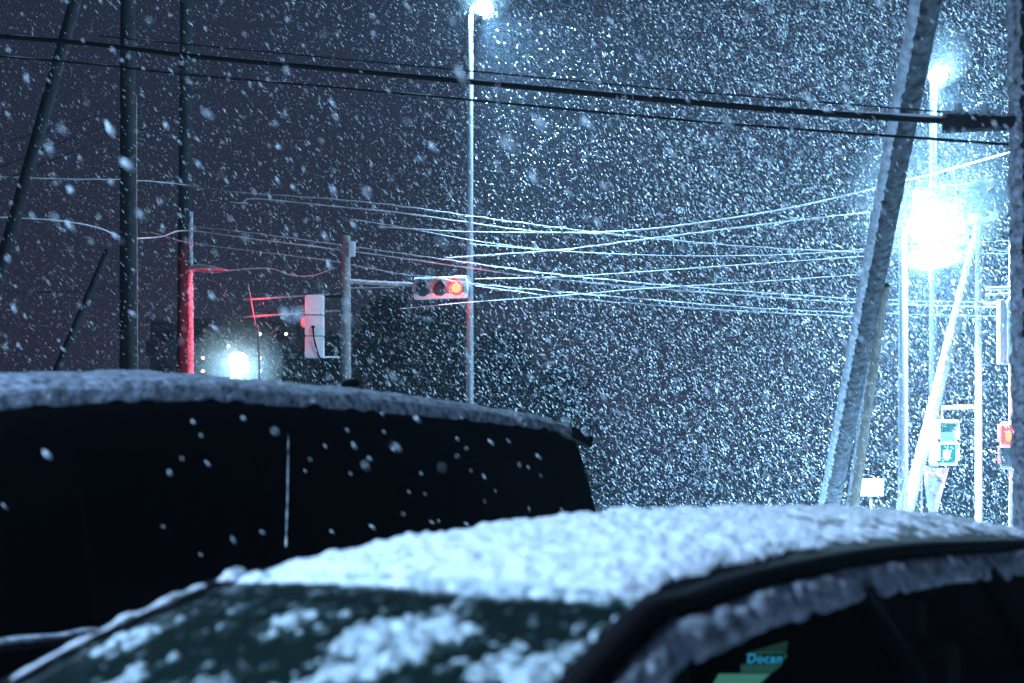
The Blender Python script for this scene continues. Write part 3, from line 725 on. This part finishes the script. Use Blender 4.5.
mb = MB(); mb.grid(lambda u, v: roof(-3.4 * u, 2 * v - 1), 80, 30, (0, 0, -0.03)); mb.build('roof', M['paint_dark'], car)
# body below the belt line
ZB = [(2.15, 0.52), (2.05, 0.66), (1.7, 0.80), (1.2, 0.90), (1.0, 0.945), (0.6, 0.94), (0, 0.93), (-1, 0.95), (-2.8, 0.98), (-3.5, 0.98), (-3.68, 0.80), (-3.72, 0.6)]
def car_ring(x):
    zb = interp(ZB, x)
    k = 1.0 - 0.16 * max(0, (x - 1.2) / 0.95) ** 2 - 0.12 * max(0, (-x - 3.1) / 0.66) ** 2
    half = [(0.70, 0.20), (0.80, 0.27), (0.84, 0.48), (0.845, 0.70), (0.82, 0.86), (0.765, 0.945), (0.60, 0.96), (0.3, 0.965)]
    if -3.35 < x < 0.95: half = [(0.70, 0.20), (0.80, 0.27), (0.84, 0.48), (0.845, 0.70), (0.82, 0.86), (0.765, 0.945), (0.70, 0.945), (0.69, 0.50)]
    o = [(y * k, min(z * (zb / 0.95 if z > 0.5 else 1), zb)) for y, z in half]
    crown = 0.03 if x > 0.9 or x < -3.4 else 0.0
    o = [(y, z + (crown * (1 - (y / 0.8) ** 2) if z > 0.8 * zb and crown else 0)) for y, z in o]
    return [V((x, y, z)) for y, z in o] + [V((x, -y, z)) for y, z in reversed(o)]
loft([car_ring(x) for x in (2.15, 2.08, 1.95, 1.7, 1.45, 1.2, 1.0, 0.6, 0.2, -0.3, -0.8, -1.3, -1.8, -2.3, -2.8, -3.3, -3.5, -3.62, -3.70, -3.72)]).build('body', M['paint_dark'], car)
def scr(u, v):
    """windscreen: u 0 top..1 bottom, v across -1..1"""
    y = v * (0.52 + 0.13 * u)
    x = 0.0 + 0.99 * u + 0.10 * (1 - v * v) * (1 - 0.2 * u)
    z = 1.375 - 0.415 * u + 0.055 * math.sin(math.pi * u) * 0.9 + 0.02 * (1 - v * v)
    return V((x, y, z))
mb = MB(); mb.grid(lambda u, v: scr(u, 2 * v - 1), 24, 24, (-0.003, 0, -0.004)); mb.build('windscreen', M['glass_front'], car)
for s in (1, -1):
    # A-pillar and roof rail as one dark band
    pts = [V((1.02, s * 0.70, 0.94))] + [scr(u, s * 1.05) + V((0, 0, -0.005)) for u in (0.8, 0.6, 0.4, 0.2, 0.05)] + [V((x, s * (ry(x) + 0.015), interp(ZR, x) - 0.004)) for x in (-0.12, -0.3, -0.6, -1.0, -1.4, -1.8, -2.2, -2.6, -2.9)] + [V((-3.3, s * 0.57, 1.24)), V((-3.52, s * 0.66, 0.97))]
    pts = catmull(pts, 6)
    mb = MB(); mb.path(pts, 0.030, 12, flat=0.75); mb.build('roof_rail', M['black_rubber'], car)
    # door frames under the rail
    def rail_pt(x): return V((x, s * (ry(x) + 0.015), interp(ZR, x) - 0.004))
    def frame(u, v):
        x = 0.02 - 2.85 * u
        top = rail_pt(x) + V((0, s * 0.026, -0.022)); return top + V((0, s * (0.035 * v), -0.062 * v))
    mb = MB(); mb.grid(frame, 60, 6, (0, -0.02 * s, 0)); mb.build('door_frame', M['paint_dark'], car)
    # side panes, sloping inwards to the roof
    def pane(x0, x1, x0b, x1b, clear=False):
        def f(u, v):
            xt = x0 + (x1 - x0) * u; xb_ = x0b + (x1b - x0b) * u
            tp = rail_pt(xt) + V((0, s * 0.056, -0.075)); bt = V((xb_, s * 0.765, 0.955))
            return tp.lerp(bt, v) + V((0, s * 0.02 * math.sin(math.pi * v), 0))
        mb = MB(); mb.grid(f, 12, 12, (0, -0.004 * s, 0)); return mb.build('side_window', M['glass_side'] if s > 0 or clear else M['glass_black'], car)
    pane(0.0, -0.80, 0.72, -0.86, True); pane(-0.88, -1.75, -0.94, -1.85); pane(-1.86, -2.75, -1.95, -3.0)
    def quarter(u, v):
        tp = rail_pt(-2.72 - 0.68 * u) + V((0, s * 0.056, -0.06)); bt = V((-2.95 - 0.6 * u, s * (0.765 - 0.07 * u), 0.955)); return tp.lerp(bt, v)
    mb = MB(); mb.grid(quarter, 8, 8, (0, -0.02 * s, 0)); mb.build('quarter_panel', M['paint_dark'], car)
    mb = MB(); mb.path([rail_pt(-0.84) + V((0, s * 0.055, -0.07)), V((-0.87, s * 0.745, 1.15)), V((-0.90, s * 0.772, 0.955))], 0.03, 10); mb.build('centre_pillar', M['black_rubber'], car)
    mb = MB(); mb.path([rail_pt(-1.80) + V((0, s * 0.055, -0.07)), V((-1.86, s * 0.745, 1.15)), V((-1.9, s * 0.772, 0.955))], 0.03, 10); mb.build('centre_pillar', M['black_rubber'], car)
    mb = MB(); mb.path([rail_pt(-2.82) + V((0, s * 0.05, -0.06)), V((-3.0, s * 0.72, 1.12)), V((-3.2, s * 0.76, 0.955))], 0.045, 10); mb.build('rear_pillar', M['paint_dark'], car)
    mb = MB(); mb.path([V((0.62, s * 0.79, 1.0)), V((0.66, s * 0.88, 1.02))], [0.03, 0.022]); mb.ell((0.66, s * 0.93, 1.04), (0.06, 0.10, 0.07)); mb.build('wing_mirror', M['paint_dark'], car)
    for x in (1.42, -2.6): wheel(car, x, s * 0.835, 0.31)
    mb = MB(); mb.box((2.0, s * 0.58, 0.62), (0.14, 0.26, 0.11), bev=0.03); mb.build('headlight', M['glass_side'], car)
    mb = MB(); mb.box((-3.64, s * 0.62, 0.78), (0.08, 0.2, 0.16), bev=0.03); mb.build('tail_light', M['lens_dark'], car)
    for x in (-0.2, -1.3):
        mb = MB(); mb.box((x, s * 0.838, 0.80), (0.17, 0.03, 0.03), bev=0.008); mb.build('door_handle', M['paint_dark'], car)
mb = MB(); mb.grid(lambda u, v: (-3.40 - 0.14 * u, (-0.5 + v) * (1.26 + 0.16 * u), 1.36 - 0.42 * u), 10, 10, (0.003, 0, -0.004)); mb.build('rear_window', M['glass_black'], car)
# interior
mb = MB(); mb.grid(lambda u, v: (1.0 - 0.45 * u, -0.62 + 1.24 * v, 0.96 - 0.02 * u - 0.10 * u * u), 8, 8, (0, 0, -0.05)); mb.build('dashboard', M['interior'], car)
for (x, y) in ((-0.02, 0.38), (-0.02, -0.38), (-1.35, 0.42), (-1.35, -0.42)):
    mb = MB(); mb.box((x + 0.2, y, 0.55), (0.5, 0.46, 0.14), bev=0.05); mb.box((x - 0.10, y, 0.88), (0.13, 0.46, 0.58), Matrix.Rotation(-0.25, 3, 'Y'), bev=0.05)
    mb.box((x - 0.20, y, 1.20), (0.09, 0.25, 0.15), bev=0.04); mb.build('seat', M['interior'], car)
mb = MB(); mb.grid(lambda u, v: roof(-0.05 - 3.2 * u, (2 * v - 1) * 0.97) + V((0, 0, -0.045)), 10, 8, (0, 0, -0.01)); mb.build('headlining', M['interior'], car)

# --- snow on the roof
def snow_h(x, w):
    p = V((x, w * 0.56, 0))
    h = 0.026
    h += 0.011 * nz(p, 9) + 0.010 * nz(p, 22, 3) + 0.006 * nz(p, 48, 7)
    return h
def cell(p, s, seed=0):
    d = noise.voronoi(V(p) * s + V((seed, 0, seed)))[0]
    return d[0]
def roof_snow(u, v):
    w = 2 * v - 1
    # irregular lower edge just inside the near rail and along the header
    e_near = 0.90 + 0.05 * nz((u * 20, 0, 0), 1) + 0.03 * nz((u * 45, 3, 0), 1)
    w2 = w * (e_near if w > 0 else 1.02)
    x = 0.035 + 0.02 * nz((w * 7, 1, 0), 1) + 0.015 * nz((w * 22, 4, 0), 1)
    x = x - (3.38 + x) * u
    b = roof(x, max(-1, min(1, w2)))
    edge = min(1, u / 0.03, (1 - u) / 0.03, (1 - abs(w)) / 0.07)
    edge = max(0, edge) ** 0.5
    h = snow_h(x, w2)
    # clods: rounded cells
    h += 0.020 * max(0, 0.6 - cell((x, w2 * 0.56, 0), 17)) + 0.010 * max(0, 0.6 - cell((x, w2 * 0.56, 0), 38, 5)) - 0.008 + 0.004 * nz((x, w2 * 0.56, 0), 110)
    # thinner and patchy toward the rear near side
    thin = max(0, min(1, (-x - 0.55) / 0.9)) * max(0, min(1, (w2 + 0.15) / 0.6))
    h = h * (1 - 0.7 * thin) - thin * (0.001 + 0.02 * nz((x, w2 * 0.56, 0), 12, 9) + 0.01 * nz((x, w2 * 0.56, 0), 40, 2))
    return V((b.x, b.y + (0.02 if w < -0.97 else 0), b.z - 0.006 + h * edge))
mb = MB(); mb.grid(roof_snow, 460, 170, (0, 0, -0.004)); mb.build('roof_snow', M['snow'], car)
# --- snow on the door frame (both sides)
for s in (1, -1):
    def dsnow(u, v):
        x = 0.50 - 3.3 * u
        gap = min(1.0, abs(x + 1.62) / 0.022)
        top = V((x, s * (ry(x) + 0.015), interp(ZR, max(-2, x)) - 0.004)) + V((0, s * 0.032, -0.018))
        if x > 0: top = scr(min(1, x / 0.99), s * 1.05) + V((0, s * 0.034, -0.024)); top.x -= 0.02
        q = top + V((0, s * (0.042 * v), -0.070 * v * (1 + 0.25 * nz((x * 14, 0, s), 1))))
        h = (0.012 + 0.012 * nz((x, v * 0.08, s), 7) + 0.006 * nz((x, v * 0.08, s), 24) + 0.004 * nz((x, v * 0.08, 2), 70)) * math.sin(math.pi * min(1, max(0, v))) ** 0.5 * gap
        return q + V((0, s * h * 0.7, h * 0.8 - 0.003 + 0.002))
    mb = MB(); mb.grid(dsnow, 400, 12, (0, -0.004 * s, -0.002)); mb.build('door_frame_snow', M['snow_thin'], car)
    # far A-pillar carries a ridge of snow
    pts = [scr(u, s * 1.03) + V((0, 0, 0.012)) for u in [i / 50 for i in range(0, 42)]]
    if s < 0:
        mb = MB(); mb.path(pts, [max(0.002, 0.012 - 0.012 * i / 42 + 0.014 * nz((i * 0.35, 0, 0))) for i in range(42)], 10, lump=0.4, ls=40); mb.build('pillar_snow', M['snow'], car)
# --- clods of snow sliding on the windscreen, merged into one crust
def sc_snow(u, v):
    b = scr(0.0 + 0.62 * u, -1 + 2 * v)
    w = -1 + 2 * v; uu = 0.62 * u
    n1 = nz((uu * 2.6, w * 2.3, 5.0), 1.6) * 0.9 + nz((uu * 5, w * 5, 1.0), 2.2) * 0.5 + nz((uu * 9, w * 9, 2), 2.5) * 0.25
    prof = math.exp(-((w - 0.42) / 0.40) ** 2) * (1.25 - 1.55 * uu)            # clods hang in the middle and toward our side
    prof += 0.9 * max(0, 1 - uu / 0.05)                                       # fringe under the header
    prof += -0.55 * math.exp(-((uu - 0.085) / 0.035) ** 2)                       # bare strip below the header
    n1 += 0.35 * nz((uu * 16, w * 16, 4), 2.5) + 0.2 * nz((uu * 40, w * 40, 4), 2.5)
    h = (prof * 0.62 + n1 * 1.05 - 0.40)
    h = max(-0.006, min(0.016, h * 0.036))
    return b + V((h * 0.45, 0, h * 0.9))
mb = MB(); mb.grid(sc_snow, 130, 200, None); mb.build('windscreen_snow', M['snow_wet'], car)

# ------------------------------------------------------------------ glowing stand-in added in the near car for lit writing from elsewhere
Yd = 4.85
dc = at(750, 680, Yd)
standin = thing('sign_standin', dc, 'small glowing green stand-in with blue lettering Docan, added behind the near car side window', 'stand-in')
def quad(name, pts, m, parent, th=0.004, Yo=0.0):
    mb = MB(); mb.slab([at(px, py, Yd + Yo) for px, py in pts], (0, th, 0)); return mb.build(name, m, parent, smooth=False)
cab = quad('dark_backing', [(706, 690), (722, 652), (797, 632), (794, 660), (775, 690)], M['interior'], standin, 0.02, 0.008)
quad('lower_pane', [(710, 690), (719, 674), (770, 674), (753, 690)], M['pane_green'], standin)
quad('middle_pane', [(741, 673), (741, 664.5), (783, 664), (772, 673)], M['pane_dim'], standin)
quad('upper_pane', [(750, 652), (788, 641), (787, 650.5)], M['pane_faint'], standin)
mb = MB(); mb.path(catmull([at(746, 654.5, Yd - 0.01), at(765, 653, Yd - 0.01), at(782, 652.5, Yd - 0.01), at(785.5, 655, Yd - 0.01), at(784, 659, Yd - 0.01)]), 0.0015, 6); mb.build('edge_trim', M['pane_green'], standin)
cu = bpy.data.curves.new('lettering', 'FONT'); cu.body = 'Docan'; cu.size = 0.043; cu.extrude = 0.001; cu.offset = 0.0004; cu.shear = 0.15; cu.space_character = 1.12
tmp = bpy.data.objects.new('lettering_source', cu); col.objects.link(tmp)
bpy.context.view_layer.update()
me = bpy.data.meshes.new_from_object(tmp.evaluated_get(bpy.context.evaluated_depsgraph_get()))
bpy.data.objects.remove(tmp)
lt = bpy.data.objects.new('lettering', me); col.objects.link(lt); me.materials.clear(); me.materials.append(M['letters_blue'])
lt.parent = standin; lt.rotation_euler = (R(90), 0, 0); lt.location = at(746.5, 662.8, Yd - 0.012) - dc
wd = max(v.co.x for v in me.vertices) - min(v.co.x for v in me.vertices)
lt.scale = (34.5 * Yd / F_PX / wd, 1.05, 1)

# ------------------------------------------------------------------ falling snow
def flakes():
    dens = 66.0
    Y0, Y1 = 1.9, 50.0
    N0 = 3000000
    # rejection-sample the wedge the camera and its neighbours can see
    xs, ys, zs = [], [], []
    W = 0.40; 
    n_try = int(dens * (Y1 - Y0) * (2 * (W * Y1 + 2)) * 20 * 1.0)
    y = rng.uniform(Y0, Y1, n_try); x = rng.uniform(-(W * Y1 + 2), W * Y1 + 2, n_try); z = rng.uniform(0.02, 20, n_try)
    k = (np.abs(x) < W * y + 1.2) & (z < CAM_Z + 0.36 * y + 0.8)
    x, y, z = x[k], y[k], z[k]
    def local(o, ang, x, y):
        dx, dy = x - o[0], y - o[1]; c, s = math.cos(-ang), math.sin(-ang)
        return dx * c - dy * s, dx * s + dy * c
    a, b = local(hc, cang, x, y); k = ~((a > -3.8) & (a < 2.3) & (np.abs(b) < 1.0) & (z < 1.60))
    a2, b2 = local(van_org, vang, x, y); k &= ~((a2 > -0.5) & (a2 < 5.1) & (np.abs(b2) < 1.0) & (z < 2.06))
    # beyond 30 m flakes are thinned, the haze carries the rest
    k &= (y < 8) | (rng.random(len(y)) < 0.50)
    # gusts give clumps and gaps; culling toward the left stands in for weaker lamplight
    gust = 0.5 + 0.22 * np.sin(x * 0.9 + y * 0.35 + z * 0.6) + 0.16 * np.sin(x * -0.5 + y * 0.8 - z * 1.1 + 2.0)
    k &= rng.random(len(y)) < np.clip(0.56 + x / 11.0, 0.22, 1.3) * np.clip(gust + 0.55, 0.45, 1.0)
    x, y, z = x[k], y[k], z[k]
    n = len(x)
    c = np.stack([x, y, z], 1)
    # long axis: wind drives the flakes down to the right, each tumbling its own way
    L = rng.uniform(0.018, 0.032, n) * (0.75 + 0.8 * rng.random(n) ** 4)
    L = L * np.where((y < 8) & (rng.random(n) < 0.18), 0.75, np.clip(0.22 + y / 20.0, 0.30, 1.0))
    Wd = L * rng.uniform(0.16, 0.28, n) * np.where(y < 8, 1.4, 1.0)
    ax = np.stack([0.62 + rng.normal(0, 0.17, n), rng.normal(0, 0.25, n), -0.80 + rng.normal(0, 0.16, n)], 1)
    ax /= np.linalg.norm(ax, axis=1, keepdims=True)
    r_ = rng.normal(size=(n, 3)); b1 = np.cross(ax, r_); b1 /= np.linalg.norm(b1, axis=1, keepdims=True)
    b2_ = np.cross(ax, b1)
    J = lambda: 1 + rng.uniform(-0.4, 0.4, (n, 1))
    Lc, Wc = L[:, None], Wd[:, None]
    vs = np.stack([c + ax * Lc, c - ax * Lc,
                   c + b1 * Wc * J() + ax * Lc * (J() - 1), c + (b2_ * 0.8 - b1 * 0.5) * Wc * J() + ax * Lc * (J() - 1),
                   c - (b2_ * 0.8 + b1 * 0.5) * Wc * J() + ax * Lc * (J() - 1)], 1).reshape(-1, 3)
    F = np.array([[0, 2, 3], [0, 3, 4], [0, 4, 2], [1, 3, 2], [1, 4, 3], [1, 2, 4]])
    fs = (np.arange(n)[:, None, None] * 5 + F[None]).reshape(-1)
    me = bpy.data.meshes.new('falling_snow')
    me.vertices.add(len(vs)); me.vertices.foreach_set('co', vs.astype(np.float32).ravel())
    me.loops.add(len(fs)); me.loops.foreach_set('vertex_index', fs.astype(np.int32))
    np_ = len(fs) // 3
    me.polygons.add(np_); me.polygons.foreach_set('loop_start', np.arange(0, len(fs), 3, dtype=np.int32))
    me.update(calc_edges=True); me.validate()
    me.materials.append(M['flake'])
    o = bpy.data.objects.new('falling_snow', me); col.objects.link(o)
    tag(o, 'thick flurry of snowflakes driven down to the right through the lamplight', 'snow', kind='stuff')
    print('flakes', n)
flakes()

# ------------------------------------------------------------------ haze
mb = MB(); mb.box((0, 0, 11.5), (2 * GR + 20, 2 * GR + 20, 25))
hz = mb.build('haze', None or M['snow'], None, smooth=False)
hm = bpy.data.materials.new('haze'); hm.use_nodes = True
for n in list(hm.node_tree.nodes):
    if n.type == 'BSDF_PRINCIPLED': hm.node_tree.nodes.remove(n)
pv = hm.node_tree.nodes.new('ShaderNodeVolumePrincipled')
pv.inputs['Color'].default_value = (0.62, 0.80, 1.0, 1); pv.inputs['Density'].default_value = 0.0010; pv.inputs['Anisotropy'].default_value = 0.6
hm.node_tree.links.new(pv.outputs[0], hm.node_tree.nodes['Material Output'].inputs['Volume'])
hz.data.materials.clear(); hz.data.materials.append(hm)
tag(hz, 'snow-filled night air', 'haze', kind='stuff')

# ------------------------------------------------------------------ night sky
w = bpy.data.worlds.new('World'); sc.world = w; w.use_nodes = True
n = w.node_tree.nodes; l = w.node_tree.links
bg = n['Background']
sky = n.new('ShaderNodeTexSky'); sky.sky_type = 'NISHITA'; sky.sun_disc = False
sky.sun_elevation = R(-3.0); sky.sun_rotation = R(40); sky.air_density = 1.5
bg.inputs['Strength'].default_value = 0.01
l.new(sky.outputs[0], bg.inputs['Color'])
bg2 = n.new('ShaderNodeBackground'); bg2.inputs['Color'].default_value = (0.019, 0.025, 0.055, 1); bg2.inputs['Strength'].default_value = 0.17
add = n.new('ShaderNodeAddShader'); l.new(bg.outputs[0], add.inputs[0]); l.new(bg2.outputs[0], add.inputs[1])
l.new(add.outputs[0], n['World Output'].inputs['Surface'])

# ------------------------------------------------------------------ render settings
vs_ = sc.view_settings; vs_.view_transform = 'Standard'; vs_.look = 'None'; vs_.gamma = 1; vs_.use_curve_mapping = False
vs_.exposure = 2.0
cy = sc.cycles
cy.use_denoising = True
cy.max_bounces = 4; cy.diffuse_bounces = 2; cy.glossy_bounces = 2; cy.transmission_bounces = 3; cy.volume_bounces = 0; cy.transparent_max_bounces = 8
cy.sample_clamp_indirect = 2.0
cy.sample_clamp_direct = 0
cy.use_adaptive_sampling = False
sc.render.film_transparent = False
